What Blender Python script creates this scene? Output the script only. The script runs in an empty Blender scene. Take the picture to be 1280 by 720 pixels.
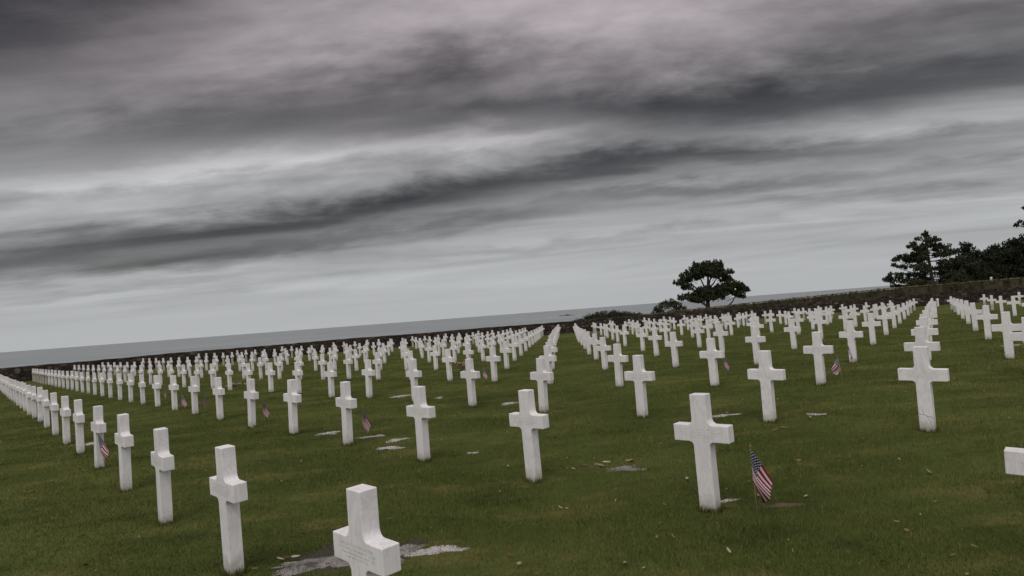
import bpy, bmesh, math, random
import numpy as np
from mathutils import Vector, Matrix, Euler

random.seed(11)
rng = np.random.RandomState(11)
scene = bpy.context.scene
col = scene.collection
R = math.radians

# ------------------------------------------------------------------ layout (metres; camera over the origin, looking +y)
# every row of headstones, from its right hand end to its left hand end
ROWS = [
    [(-0.92, 3.44), (-2.44, 5.05), (-3.93, 6.66), (-5.43, 8.33), (-6.96, 10.03), (-8.38, 11.58), (-9.76, 13.09), (-11.21, 14.69), (-12.69, 16.34), (-14.09, 17.90), (-15.43, 19.37), (-16.84, 20.93), (-18.24, 22.49), (-19.65, 24.05), (-21.06, 25.60), (-22.46, 27.16), (-23.87, 28.72), (-25.28, 30.28), (-26.69, 31.84), (-28.09, 33.40), (-29.50, 34.96), (-30.91, 36.52), (-32.31, 38.08), (-33.72, 39.63), (-35.13, 41.19), (-36.54, 42.75), (-37.94, 44.31), (-39.35, 45.87), (-40.76, 47.43)],
    [(3.21, 3.72), (1.61, 5.46), (0.09, 6.94), (-1.38, 8.42), (-2.87, 10.03), (-4.31, 11.53), (-5.75, 13.03), (-7.25, 14.72), (-8.67, 16.27), (-10.08, 17.81), (-11.47, 19.32), (-12.85, 20.81), (-14.20, 22.28), (-15.54, 23.73), (-16.86, 25.15), (-18.15, 26.55), (-19.43, 27.93), (-20.69, 29.29), (-21.92, 30.62), (-23.14, 31.93), (-24.34, 33.22), (-25.52, 34.49), (-26.74, 35.80), (-27.96, 37.11), (-29.18, 38.42), (-30.40, 39.73), (-31.61, 41.05), (-32.83, 42.36), (-34.05, 43.67), (-35.27, 44.98), (-36.49, 46.29), (-37.71, 47.60), (-38.93, 48.92)],
    [(4.96, 7.52), (3.58, 8.86), (1.99, 10.08), (0.43, 11.60), (-1.04, 13.22), (-2.54, 14.81), (-4.04, 16.39), (-5.38, 17.47), (-7.00, 19.37), (-8.45, 20.78), (-9.83, 22.22), (-11.21, 23.66), (-12.59, 25.10), (-13.97, 26.54), (-15.35, 27.98), (-16.73, 29.42), (-18.11, 30.86), (-19.49, 32.30), (-20.87, 33.74), (-22.25, 35.18), (-23.63, 36.62), (-25.01, 38.06), (-26.39, 39.50), (-27.77, 40.94), (-29.15, 42.38), (-30.53, 43.82), (-31.91, 45.26), (-33.29, 46.70), (-34.67, 48.14), (-36.05, 49.58)],
    [(7.04, 10.61), (5.79, 11.74), (4.11, 12.87), (2.33, 14.22), (0.81, 16.08), (-0.71, 17.94), (-2.18, 19.36), (-3.64, 20.77), (-5.10, 22.18), (-6.55, 23.58), (-8.00, 24.98), (-9.44, 26.37), (-10.87, 27.76), (-12.30, 29.14), (-13.73, 30.51), (-15.14, 31.88), (-16.55, 33.25), (-17.96, 34.60), (-19.36, 35.96), (-20.75, 37.30), (-22.14, 38.64), (-23.52, 39.98), (-24.90, 41.31), (-26.27, 42.63), (-27.63, 43.95), (-28.99, 45.26), (-30.34, 46.57), (-31.69, 47.87), (-33.03, 49.16), (-34.36, 50.45)],
    [(9.13, 10.87), (10.57, 13.13), (9.40, 14.02), (8.23, 14.99), (6.38, 16.25), (4.53, 17.52), (2.68, 18.78), (1.14, 20.43), (-0.40, 22.07), (-1.87, 23.49), (-3.34, 24.91), (-4.80, 26.32), (-6.25, 27.72), (-7.70, 29.12), (-9.14, 30.51), (-10.57, 31.89), (-12.00, 33.27), (-13.42, 34.65), (-14.84, 36.02), (-16.25, 37.38), (-17.66, 38.74), (-19.06, 40.09), (-20.45, 41.44), (-21.84, 42.78), (-23.22, 44.11), (-24.59, 45.44), (-25.96, 46.76), (-27.33, 48.08), (-28.69, 49.39), (-30.04, 50.70), (-31.39, 52.00), (-32.73, 53.30)],
    [(13.96, 18.05), (11.89, 17.59), (11.32, 19.37), (9.24, 20.32), (7.16, 21.27), (5.08, 22.22), (3.00, 23.17), (1.44, 25.10), (-0.12, 27.04), (-1.59, 28.46), (-3.06, 29.87), (-4.51, 31.28), (-5.97, 32.68), (-7.41, 34.08), (-8.85, 35.47), (-10.29, 36.86), (-11.72, 38.24), (-13.14, 39.61), (-14.56, 40.98), (-15.97, 42.35), (-17.37, 43.70), (-18.77, 45.06), (-20.17, 46.40), (-21.55, 47.74), (-22.94, 49.08), (-24.31, 50.41), (-25.68, 51.73), (-27.05, 53.05), (-28.40, 54.36)],
    [(16.69, 22.13), (14.78, 21.77), (14.52, 23.91), (12.26, 24.53), (9.99, 25.15), (7.73, 25.77), (5.46, 26.38), (3.20, 27.00), (1.71, 28.79), (0.21, 30.58), (-1.26, 32.00), (-2.72, 33.42), (-4.18, 34.82), (-5.63, 36.23), (-7.08, 37.62), (-8.52, 39.02), (-9.95, 40.40), (-11.38, 41.78), (-12.80, 43.16), (-14.22, 44.53), (-15.63, 45.89), (-17.04, 47.25), (-18.44, 48.60), (-19.83, 49.94), (-21.22, 51.28), (-22.60, 52.62), (-23.98, 53.95), (-25.35, 55.27)],
    [(21.59, 25.50), (20.04, 26.95), (17.82, 26.15), (17.75, 28.54), (15.73, 29.04), (13.71, 29.54), (11.69, 30.04), (9.67, 30.54), (7.65, 31.04), (5.63, 31.54), (3.61, 32.04), (2.07, 33.45), (0.53, 34.86), (-0.89, 36.22), (-2.31, 37.57), (-3.72, 38.92), (-5.12, 40.27), (-6.52, 41.60), (-7.91, 42.94), (-9.29, 44.26), (-10.67, 45.59), (-12.05, 46.90), (-13.42, 48.21), (-14.78, 49.52), (-16.14, 50.82), (-17.49, 52.11), (-18.84, 53.40), (-20.18, 54.69), (-21.51, 55.97)],
    [(25.14, 30.63), (23.59, 32.08), (21.65, 31.65), (20.52, 32.50), (18.44, 33.00), (16.37, 33.51), (14.30, 34.01), (12.23, 34.51), (10.16, 35.02), (8.09, 35.52), (6.02, 36.03), (3.95, 36.53), (2.41, 38.23), (0.88, 39.92), (-0.54, 41.28), (-1.96, 42.64), (-3.37, 43.98), (-4.77, 45.33), (-6.17, 46.67), (-7.56, 48.00), (-8.95, 49.33), (-10.33, 50.65), (-11.70, 51.97), (-13.07, 53.28), (-14.43, 54.58), (-15.79, 55.88), (-17.14, 57.18)],
    [(29.20, 36.49), (27.65, 37.94), (26.04, 38.00), (24.21, 37.84), (21.99, 38.20), (19.78, 38.57), (17.56, 38.94), (15.35, 39.30), (13.13, 39.67), (10.92, 40.03), (8.70, 40.40), (6.49, 40.77), (4.27, 41.13), (2.72, 42.20), (1.18, 43.27), (-0.24, 44.63), (-1.66, 45.99), (-3.07, 47.33), (-4.47, 48.68), (-5.87, 50.02), (-7.26, 51.35), (-8.65, 52.68), (-10.03, 54.00), (-11.40, 55.32), (-12.77, 56.63), (-14.13, 57.93)],
    [(34.71, 40.79), (33.16, 42.24), (31.61, 43.69), (30.17, 43.94), (28.01, 43.34), (25.88, 43.46), (23.75, 43.57), (21.62, 43.68), (19.49, 43.79), (17.36, 43.91), (15.23, 44.02), (13.10, 44.13), (10.97, 44.25), (8.84, 44.36), (6.70, 44.47), (4.57, 44.58), (3.02, 45.60), (1.48, 46.62), (0.06, 47.98), (-1.36, 49.34), (-2.77, 50.68), (-4.17, 52.03), (-5.57, 53.37), (-6.96, 54.70), (-8.35, 56.03), (-9.73, 57.35)],
    [(38.41, 46.23), (36.86, 47.68), (35.31, 49.13), (33.65, 48.93), (31.08, 47.71), (28.89, 47.74), (26.71, 47.76), (24.53, 47.79), (22.34, 47.82), (20.16, 47.85), (17.98, 47.87), (15.79, 47.90), (13.61, 47.93), (11.42, 47.95), (9.24, 47.98), (7.06, 48.01), (4.87, 48.03), (3.32, 49.00), (1.78, 49.97), (0.36, 51.33), (-1.06, 52.69), (-2.47, 54.03), (-3.87, 55.38), (-5.27, 56.72), (-6.66, 58.05)],
    [(34.41, 52.33), (32.33, 52.27), (30.24, 52.21), (28.15, 52.15), (26.06, 52.09), (23.97, 52.03), (21.88, 51.97), (19.79, 51.90), (17.71, 51.84), (15.62, 51.78), (13.53, 51.72), (11.44, 51.66), (9.35, 51.60), (7.26, 51.54), (5.17, 51.48), (3.62, 52.40), (2.08, 53.32), (0.66, 54.68), (-0.76, 56.04), (-2.17, 57.38), (-3.57, 58.73)],
    [(23.07, 40.08), (21.47, 41.43), (16.67, 45.48), (15.07, 46.83), (11.87, 49.53), (10.27, 50.88), (7.07, 53.58), (5.47, 54.93), (3.92, 55.80), (2.38, 56.67), (0.96, 58.03), (-0.46, 59.39)],
    [(24.97, 42.18), (21.77, 44.88), (20.17, 46.23), (16.97, 48.93), (15.37, 50.28), (12.17, 52.98), (10.57, 54.33), (8.97, 55.68), (7.37, 57.03), (5.77, 58.38), (4.22, 59.20), (2.68, 60.02)],
    [(26.87, 44.28), (25.27, 45.63), (23.67, 46.98), (20.47, 49.68), (18.87, 51.03), (15.67, 53.73), (14.07, 55.08), (12.47, 56.43), (10.87, 57.78), (9.27, 59.13)],
    [(28.77, 46.38), (25.57, 49.08), (23.97, 50.43), (20.77, 53.13), (19.17, 54.48), (17.57, 55.83), (15.97, 57.18), (14.37, 58.53), (12.77, 59.88)],
]
CO = [-1.93910, 0.48719, 0.22591, -0.09199, -0.34434, -0.34346, 0.03563, 0.07082, 0.00636, 0.06543]

EYE = 1.92
WALL = [(-80, 27), (-41.7, 49), (-32.1, 54.8), (-20.3, 58.1), (-6.7, 60.2), (4.5, 61.3), (14.2, 61.4),
        (23.9, 61.2), (32.9, 60.0), (41.4, 57.7), (47, 56.1), (80, 46)]
ARM = R(-44.46)


def ground_z(x, y):
    """height of the lawn"""
    x = np.asarray(x, dtype=float); y = np.asarray(y, dtype=float)
    y = np.clip(y, 0.0, 63.0)
    lim = 8 + y * 0.86
    x = np.clip(x, -lim, lim)
    a = x / 20; b = y / 20
    z = (CO[0] + CO[1]*a + CO[2]*b + CO[3]*a*a + CO[4]*a*b + CO[5]*b*b + CO[6]*a*a*b + CO[7]*b**3
         + CO[8]*a**3 + CO[9]*a*b*b)
    return z + EYE


def gz(x, y):
    return float(ground_z(x, y))


def wall_y(x):
    return float(np.interp(x, [w[0] for w in WALL], [w[1] for w in WALL]))


# ------------------------------------------------------------------ helpers
def tag(o, label=None, cat=None, group=None, kind=None):
    if label: o['label'] = label
    if cat: o['category'] = cat
    if group: o['group'] = group
    if kind: o['kind'] = kind
    return o


def empty(name, loc, rz=0.0):
    o = bpy.data.objects.new(name, None)
    o.empty_display_size = 0.2
    col.objects.link(o)
    o.location = loc
    o.rotation_euler = (0, 0, rz)
    return o


def mesh_obj(name, verts, faces, mat, parent=None, smooth=False, uvs=None):
    me = bpy.data.meshes.new(name)
    me.from_pydata([tuple(v) for v in verts], [], faces)
    if uvs is not None:
        lay = me.uv_layers.new(name='UVMap')
        for li, lp in enumerate(me.loops):
            lay.data[li].uv = uvs[lp.vertex_index]
    if smooth:
        me.polygons.foreach_set('use_smooth', [True] * len(me.polygons))
    me.update()
    o = bpy.data.objects.new(name, me)
    for m in (mat if isinstance(mat, list) else [mat]):
        me.materials.append(m)
    col.objects.link(o)
    if parent: o.parent = parent
    return o


def bm_obj(name, bm, mat, parent=None, smooth=False):
    me = bpy.data.meshes.new(name)
    bm.to_mesh(me); bm.free()
    if smooth:
        me.polygons.foreach_set('use_smooth', [True] * len(me.polygons))
    for m in (mat if isinstance(mat, list) else [mat]):
        me.materials.append(m)
    o = bpy.data.objects.new(name, me)
    col.objects.link(o)
    if parent: o.parent = parent
    return o


def big_mesh(name, V, n_per, mat, parent=None):
    """V: (N*n_per,3) array of N separate polygons with n_per corners"""
    n = len(V) // n_per
    me = bpy.data.meshes.new(name)
    me.vertices.add(len(V))
    me.vertices.foreach_set('co', np.ascontiguousarray(V, dtype=np.float32).ravel())
    me.loops.add(len(V))
    me.loops.foreach_set('vertex_index', np.arange(len(V), dtype=np.int32))
    me.polygons.add(n)
    me.polygons.foreach_set('loop_start', np.arange(0, len(V), n_per, dtype=np.int32))
    try:
        me.polygons.foreach_set('loop_total', np.full(n, n_per, dtype=np.int32))
    except Exception:
        pass
    me.update(calc_edges=True)
    me.validate()
    me.materials.append(mat)
    o = bpy.data.objects.new(name, me)
    col.objects.link(o)
    if parent: o.parent = parent
    return o


# node helper
class N:
    def __init__(self, tree):
        self.t = tree; self.n = tree.nodes; self.l = tree.links

    def add(self, typ, **kw):
        nd = self.n.new(typ)
        for k, v in kw.items(): setattr(nd, k, v)
        return nd

    def put(self, sock, v):
        if v is None: return
        if hasattr(v, 'links') or isinstance(v, bpy.types.NodeSocket): self.l.new(v, sock)
        else: sock.default_value = v

    def math(self, op, a, b=None, c=None, clamp=False):
        nd = self.add('ShaderNodeMath', operation=op, use_clamp=clamp)
        self.put(nd.inputs[0], a)
        if b is not None: self.put(nd.inputs[1], b)
        if c is not None: self.put(nd.inputs[2], c)
        return nd.outputs[0]

    def noise(self, vec, scale, detail=4, rough=0.55, dist=0.0, dims='3D'):
        nd = self.add('ShaderNodeTexNoise', noise_dimensions=dims)
        if vec is not None: self.l.new(vec, nd.inputs['Vector'])
        nd.inputs['Scale'].default_value = scale
        nd.inputs['Detail'].default_value = detail
        nd.inputs['Roughness'].default_value = rough
        nd.inputs['Distortion'].default_value = dist
        return nd.outputs['Fac']

    def ramp(self, fac, stops, interp='LINEAR'):
        nd = self.add('ShaderNodeValToRGB')
        nd.color_ramp.interpolation = interp
        el = nd.color_ramp.elements
        while len(el) < len(stops): el.new(0.5)
        for e, (p, c) in zip(el, stops):
            e.position = p
            e.color = (*c, 1) if len(c) == 3 else c
        self.put(nd.inputs[0], fac)
        return nd.outputs['Color']

    def mix(self, fac, a, b, blend='MIX'):
        nd = self.add('ShaderNodeMix', data_type='RGBA', blend_type=blend)
        self.put(nd.inputs[0], fac)
        self.put(nd.inputs[6], (*a, 1) if isinstance(a, tuple) and len(a) == 3 else a)
        self.put(nd.inputs[7], (*b, 1) if isinstance(b, tuple) and len(b) == 3 else b)
        return nd.outputs[2]

    def maprange(self, v, a, b, c=0.0, d=1.0, smooth=True):
        nd = self.add('ShaderNodeMapRange', interpolation_type='SMOOTHSTEP' if smooth else 'LINEAR')
        self.put(nd.inputs[0], v)
        for k, q in zip((1, 2, 3, 4), (a, b, c, d)): nd.inputs[k].default_value = q
        return nd.outputs[0]

    def mapping(self, vec, scale=(1, 1, 1), rot=(0, 0, 0), loc=(0, 0, 0)):
        nd = self.add('ShaderNodeMapping')
        self.l.new(vec, nd.inputs[0])
        nd.inputs['Scale'].default_value = scale
        nd.inputs['Rotation'].default_value = rot
        nd.inputs['Location'].default_value = loc
        return nd.outputs[0]


def material(name, rough=0.7, spec=0.4):
    m = bpy.data.materials.new(name)
    m.use_nodes = True
    k = N(m.node_tree)
    b = m.node_tree.nodes['Principled BSDF']
    b.inputs['Roughness'].default_value = rough
    b.inputs['Specular IOR Level'].default_value = spec
    return m, k, b


def bump(k, b, height, strength=0.3, distance=0.02):
    nd = k.add('ShaderNodeBump')
    nd.inputs['Strength'].default_value = strength
    nd.inputs['Distance'].default_value = distance
    k.l.new(height, nd.inputs['Height'])
    k.l.new(nd.outputs[0], b.inputs['Normal'])


def world_pos(k):
    return k.add('ShaderNodeNewGeometry').outputs['Position']


# ------------------------------------------------------------------ materials
def mat_marble():
    m, k, b = material('white_marble', 0.55, 0.35)
    tc = k.add('ShaderNodeTexCoord').outputs['Object']
    oi = k.add('ShaderNodeObjectInfo')
    off = k.add('ShaderNodeVectorMath', operation='SCALE')
    comb = k.add('ShaderNodeCombineXYZ')
    k.l.new(oi.outputs['Random'], comb.inputs[0]); k.l.new(oi.outputs['Random'], comb.inputs[2])
    comb.inputs[1].default_value = 0.4
    k.l.new(comb.outputs[0], off.inputs[0]); off.inputs['Scale'].default_value = 37.0
    add = k.add('ShaderNodeVectorMath', operation='ADD')
    k.l.new(tc, add.inputs[0]); k.l.new(off.outputs[0], add.inputs[1])
    vec = add.outputs[0]
    vm = k.mapping(vec, scale=(1.0, 1.0, 0.45), rot=(0.5, 0.3, 0.2))
    n1 = k.noise(vm, 5.0, 8, 0.62, 1.6)
    vein = k.math('ABSOLUTE', k.math('SUBTRACT', n1, 0.5))
    vein = k.maprange(vein, 0.0, 0.045, 1.0, 0.0)
    blotch = k.maprange(k.noise(vec, 7.0, 4, 0.6), 0.35, 0.72)
    fine = k.noise(vec, 60.0, 3, 0.6)
    tone = k.math('ADD', 0.0, oi.outputs['Random'])
    c = k.mix(tone, (0.735, 0.73, 0.715), (0.815, 0.81, 0.80))
    c = k.mix(k.math('MULTIPLY', blotch, 0.32), c, (0.62, 0.61, 0.60))
    c = k.mix(k.math('MULTIPLY', vein, 0.26), c, (0.42, 0.43, 0.45))
    c = k.mix(k.math('MULTIPLY', k.maprange(fine, 0.55, 0.8), 0.12), c, (0.55, 0.53, 0.48))
    # contact shade painted at the foot in a soil tint; weathered run-off streaks
    sep = k.add('ShaderNodeSeparateXYZ'); k.l.new(tc, sep.inputs[0])
    wob = k.math('MULTIPLY', k.noise(vec, 14.0, 4, 0.65), 0.20)
    foot = k.maprange(k.math('SUBTRACT', sep.outputs[2], wob), -0.10, 0.10, 1.0, 0.0)
    c = k.mix(k.math('MULTIPLY', foot, 0.65), c, (0.28, 0.25, 0.17))
    st = k.noise(k.mapping(vec, scale=(26, 26, 1.5)), 1.0, 4, 0.6)
    st = k.maprange(st, 0.56, 0.78)
    c = k.mix(k.math('MULTIPLY', st, 0.34), c, (0.46, 0.46, 0.40))
    k.l.new(c, b.inputs['Base Color'])
    bump(k, b, k.math('ADD', k.math('MULTIPLY', fine, 0.5), k.noise(vec, 180, 2)), 0.10, 0.003)
    return m


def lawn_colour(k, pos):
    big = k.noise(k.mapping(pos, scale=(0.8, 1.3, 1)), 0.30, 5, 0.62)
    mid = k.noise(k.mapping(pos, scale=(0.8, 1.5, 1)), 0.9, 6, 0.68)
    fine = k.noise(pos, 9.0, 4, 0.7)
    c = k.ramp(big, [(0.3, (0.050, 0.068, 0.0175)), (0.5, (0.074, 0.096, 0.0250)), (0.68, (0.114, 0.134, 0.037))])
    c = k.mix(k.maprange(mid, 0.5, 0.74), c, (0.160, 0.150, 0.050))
    c = k.mix(k.math('MULTIPLY', k.maprange(mid, 0.48, 0.25), 0.85), c, (0.028, 0.040, 0.0115))  # dark clumps that also paint in the shade of lawn undulations
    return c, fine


def mat_lawn():
    m, k, b = material('lawn_turf', 0.95, 0.04)
    pos = world_pos(k)
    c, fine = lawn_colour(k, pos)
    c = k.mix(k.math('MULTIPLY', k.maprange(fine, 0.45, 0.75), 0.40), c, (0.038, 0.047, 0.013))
    vf = k.noise(pos, 42.0, 3, 0.7)
    c = k.mix(k.math('MULTIPLY', k.maprange(vf, 0.5, 0.8), 0.35), c, (0.15, 0.172, 0.048))
    k.l.new(c, b.inputs['Base Color'])
    h = k.math('ADD', k.math('MULTIPLY', fine, 1.2), vf)
    bump(k, b, h, 0.8, 0.05)
    return m


def mat_blades():
    m, k, b = material('grass_blades', 0.85, 0.06)
    pos = world_pos(k)
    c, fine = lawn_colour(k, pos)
    rnd = k.add('ShaderNodeNewGeometry').outputs['Random Per Island']
    c = k.mix(k.math('MULTIPLY', rnd, 0.5), c, (0.150, 0.182, 0.044))
    c = k.mix(k.maprange(rnd, 0.93, 0.97), c, (0.22, 0.185, 0.085))
    k.l.new(c, b.inputs['Base Color'])
    b.inputs['Subsurface Weight'].default_value = 0.0
    return m


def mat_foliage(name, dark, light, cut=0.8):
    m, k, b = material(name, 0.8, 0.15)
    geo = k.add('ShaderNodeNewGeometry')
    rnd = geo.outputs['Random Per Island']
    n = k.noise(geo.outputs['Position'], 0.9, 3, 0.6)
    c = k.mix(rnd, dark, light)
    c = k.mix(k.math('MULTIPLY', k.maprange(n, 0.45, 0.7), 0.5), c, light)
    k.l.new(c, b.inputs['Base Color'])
    return m


def mat_plain(name, colour, rough=0.8, spec=0.3, nscale=20.0, amount=0.35, dark=None):
    m, k, b = material(name, rough, spec)
    n = k.noise(k.add('ShaderNodeTexCoord').outputs['Object'], nscale, 4, 0.65)
    dark = dark or tuple(x * 0.45 for x in colour)
    c = k.mix(k.math('MULTIPLY', k.maprange(n, 0.4, 0.75), amount), colour, dark)
    k.l.new(c, b.inputs['Base Color'])
    bump(k, b, n, 0.3, 0.01)
    return m


def mat_stone_wall():
    m, k, b = material('dry_stone', 0.9, 0.15)
    pos = k.mapping(world_pos(k), scale=(1.0, 1.0, 1.7))
    vo = k.add('ShaderNodeTexVoronoi', feature='F1'); k.l.new(pos, vo.inputs['Vector'])
    vo.inputs['Scale'].default_value = 2.6
    ve = k.add('ShaderNodeTexVoronoi', feature='DISTANCE_TO_EDGE'); k.l.new(pos, ve.inputs['Vector'])
    ve.inputs['Scale'].default_value = 2.6
    sep = k.add('ShaderNodeSeparateColor'); k.l.new(vo.outputs['Color'], sep.inputs[0])
    c = k.ramp(sep.outputs[0], [(0.0, (0.024, 0.019, 0.016)), (0.5, (0.044, 0.033, 0.026)), (0.88, (0.068, 0.053, 0.042)), (1.0, (0.11, 0.092, 0.078))])
    n = k.noise(world_pos(k), 3.0, 5, 0.7)
    c = k.mix(k.math('MULTIPLY', k.maprange(n, 0.45, 0.7), 0.6), c, (0.030, 0.031, 0.016))
    joint = k.maprange(ve.outputs['Distance'], 0.0, 0.07)
    c = k.mix(joint, (0.010, 0.009, 0.008), c)
    k.l.new(c, b.inputs['Base Color'])
    bump(k, b, joint, 0.9, 0.06)
    return m


def mat_puddle():
    m, k, b = material('puddle_water', 0.06, 0.5)
    pos = world_pos(k)
    n = k.noise(pos, 7.0, 4, 0.55)
    c = k.ramp(n, [(0.36, (0.060, 0.050, 0.040)), (0.46, (0.16, 0.148, 0.135)), (0.62, (0.23, 0.22, 0.21))])
    k.l.new(c, b.inputs['Base Color'])
    k.l.new(k.maprange(n, 0.56, 0.68, 0.05, 0.5), b.inputs['Roughness'])
    bump(k, b, k.noise(pos, 30.0, 2, 0.5), 0.04, 0.004)
    return m


def mat_sand():
    m, k, b = material('wet_pale_sand', 0.6, 0.4)
    pos = world_pos(k)
    n = k.noise(pos, 22.0, 5, 0.7)
    c = k.ramp(n, [(0.3, (0.17, 0.155, 0.135)), (0.5, (0.38, 0.365, 0.345)), (0.75, (0.58, 0.565, 0.54))])
    k.l.new(c, b.inputs['Base Color'])
    bump(k, b, n, 0.5, 0.02)
    return m


def mat_flag():
    m, k, b = material('flag_cloth', 0.75, 0.2)
    uv = k.add('ShaderNodeUVMap').outputs[0]
    sep = k.add('ShaderNodeSeparateXYZ'); k.l.new(uv, sep.inputs[0])
    u, v = sep.outputs[0], sep.outputs[1]          # u along the fly, v down the hoist
    stripe = k.math('MODULO', k.math('FLOOR', k.math('MULTIPLY', v, 12.999)), 2.0)
    c = k.mix(stripe, (0.19, 0.004, 0.014), (0.52, 0.47, 0.49))
    can = k.math('MULTIPLY', k.math('LESS_THAN', u, 0.42), k.math('LESS_THAN', v, 7 / 13))
    # stars: a staggered grid of small dots in the canton
    su = k.math('MULTIPLY', u, 6 / 0.42)
    sv = k.math('MULTIPLY', v, 5 * 13 / 7)
    fu = k.math('SUBTRACT', k.math('FRACT', su), 0.5)
    fv = k.math('SUBTRACT', k.math('FRACT', sv), 0.5)
    d1 = k.math('ADD', k.math('MULTIPLY', fu, fu), k.math('MULTIPLY', fv, fv))
    gu = k.math('SUBTRACT', k.math('FRACT', k.math('ADD', su, 0.5)), 0.5)
    gv = k.math('SUBTRACT', k.math('FRACT', k.math('ADD', sv, 0.5)), 0.5)
    d2 = k.math('ADD', k.math('MULTIPLY', gu, gu), k.math('MULTIPLY', gv, gv))
    star = k.math('LESS_THAN', k.math('MINIMUM', d1, d2), 0.045)
    cc = k.mix(star, (0.006, 0.008, 0.030), (0.50, 0.48, 0.52))
    c = k.mix(can, c, cc)
    k.l.new(c, b.inputs['Base Color'])
    return m


M = dict(
    marble=mat_marble(), lawn=mat_lawn(), blades=mat_blades(),
    pine=mat_foliage('pine_needles', (0.015, 0.020, 0.011), (0.050, 0.060, 0.030)),
    wood_leaf=mat_foliage('dark_conifer_needles', (0.010, 0.014, 0.008), (0.030, 0.038, 0.019)),
    shrub=mat_foliage('coastal_shrub_leaves', (0.020, 0.022, 0.011), (0.046, 0.050, 0.024)),
    hedge=mat_foliage('hedge_leaves', (0.028, 0.025, 0.014), (0.072, 0.064, 0.035)),
    hedge_top=mat_foliage('hedge_top_leaves', (0.10, 0.088, 0.042), (0.22, 0.20, 0.11)),  # paler leaf colour along the top of the hedge
    bark=mat_plain('pine_bark', (0.045, 0.034, 0.026), nscale=6),
    stone=mat_stone_wall(), puddle=mat_puddle(), sand=mat_sand(), flag=mat_flag(),
    stick=mat_plain('pale_wood', (0.30, 0.25, 0.18), 0.7),
    gilt=mat_plain('gilt_tip', (0.35, 0.25, 0.08), 0.4),
    engraved=mat_plain('engraved_shadow', (0.58, 0.57, 0.555), 0.8),
    crack=mat_plain('dark_crack', (0.27, 0.25, 0.22), 0.9),
    soil=mat_plain('bare_brown_soil', (0.10, 0.066, 0.040), 0.9, nscale=9),
    mud=mat_plain('wet_dark_mud', (0.035, 0.027, 0.020), 0.5, nscale=9),
    white_paint=mat_plain('white_paint', (0.75, 0.75, 0.73), 0.5),
    rock=mat_plain('dark_rock', (0.06, 0.06, 0.06), 0.8, nscale=0.05),
)


def mat_leaf_litter():
    m, k, b = material('fallen_leaf_brown', 0.7, 0.3)
    rnd = k.add('ShaderNodeNewGeometry').outputs['Random Per Island']
    c = k.ramp(rnd, [(0.0, (0.045, 0.026, 0.016)), (0.3, (0.13, 0.062, 0.034)), (0.6, (0.19, 0.12, 0.065)), (0.85, (0.26, 0.21, 0.135)), (1.0, (0.36, 0.33, 0.26))])
    k.l.new(c, b.inputs['Base Color'])
    return m


M['litter'] = mat_leaf_litter()


def mat_petals(name, c1, c2):
    m, k, b = material(name, 0.7, 0.2)
    rnd = k.add('ShaderNodeNewGeometry').outputs['Random Per Island']
    k.l.new(k.mix(k.maprange(rnd, 0.45, 0.55), c1, c2), b.inputs['Base Color'])
    return m


M['petal_red'] = mat_petals('red_white_petals', (0.30, 0.02, 0.035), (0.75, 0.70, 0.70))
M['petal_pink'] = mat_petals('pink_petals', (0.45, 0.22, 0.22), (0.62, 0.55, 0.45))
M['stem_green'] = mat_plain('stem_green', (0.03, 0.06, 0.02))

# ------------------------------------------------------------------ setting: lawn, sea, islet
SPLIT = 16.0


def build_ground():
    xs = np.concatenate([np.linspace(-400, -90, 8)[:-1], np.linspace(-90, 90, 181), np.linspace(90, 400, 8)[1:]])
    ys = np.concatenate([np.linspace(-300, -12, 8)[:-1], np.linspace(-12, 84, 193), [88, 94, 102, 115, 140]])
    verts = []; faces = []
    for y in ys:
        for x in xs:
            z = gz(x, y)
            e = y - (wall_y(x) if abs(x) < 80 else 46) - 26
            if e > 0:
                z -= min(e * 1.4, 70)
            else:
                d = math.hypot(x, y)
                z += 0.018 * math.sin(x * 1.7 + 0.6 * math.sin(y * 1.1)) * math.cos(y * 1.35) * min(1, d / 8)
            verts.append((x, y, z))
    w = len(xs)
    for j in range(len(ys) - 1):
        for i in range(w - 1):
            a = j * w + i
            faces.append((a, a + 1, a + w + 1, a + w))
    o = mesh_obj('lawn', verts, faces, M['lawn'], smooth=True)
    tag(o, kind='structure')
    return o


def lawn_z(x, y):
    d = np.hypot(x, y)
    return ground_z(x, y) + 0.018 * np.sin(x * 1.7 + 0.6 * np.sin(y * 1.1)) * np.cos(y * 1.35) * np.minimum(1, d / 8)


def lz(x, y):
    return float(lawn_z(np.float64(x), np.float64(y)))


build_ground()


def mat_sea():
    m, k, b = material('grey_sea', 0.38, 0.35)
    pos = world_pos(k)
    sw = k.noise(k.mapping(pos, scale=(0.0010, 0.0022, 1)), 1.0, 6, 0.65)
    chop = k.noise(k.mapping(pos, scale=(0.03, 0.09, 1)), 1.0, 5, 0.6)
    c = k.ramp(sw, [(0.36, (0.165, 0.205, 0.208)), (0.5, (0.215, 0.252, 0.250)), (0.64, (0.265, 0.30, 0.294))])
    cap = k.maprange(chop, 0.70, 0.76)
    c = k.mix(k.math('MULTIPLY', cap, 0.5), c, (0.30, 0.31, 0.31))
    k.l.new(c, b.inputs['Base Color'])
    bump(k, b, chop, 0.6, 3.0)
    return m


M['sea'] = mat_sea()
SEA_Z = EYE - 45.0
o = mesh_obj('sea', [(-60000, 60, SEA_Z), (60000, 60, SEA_Z), (60000, 60000, SEA_Z), (-60000, 60000, SEA_Z)], [(0, 1, 2, 3)], M['sea'])
tag(o, kind='structure')


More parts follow.
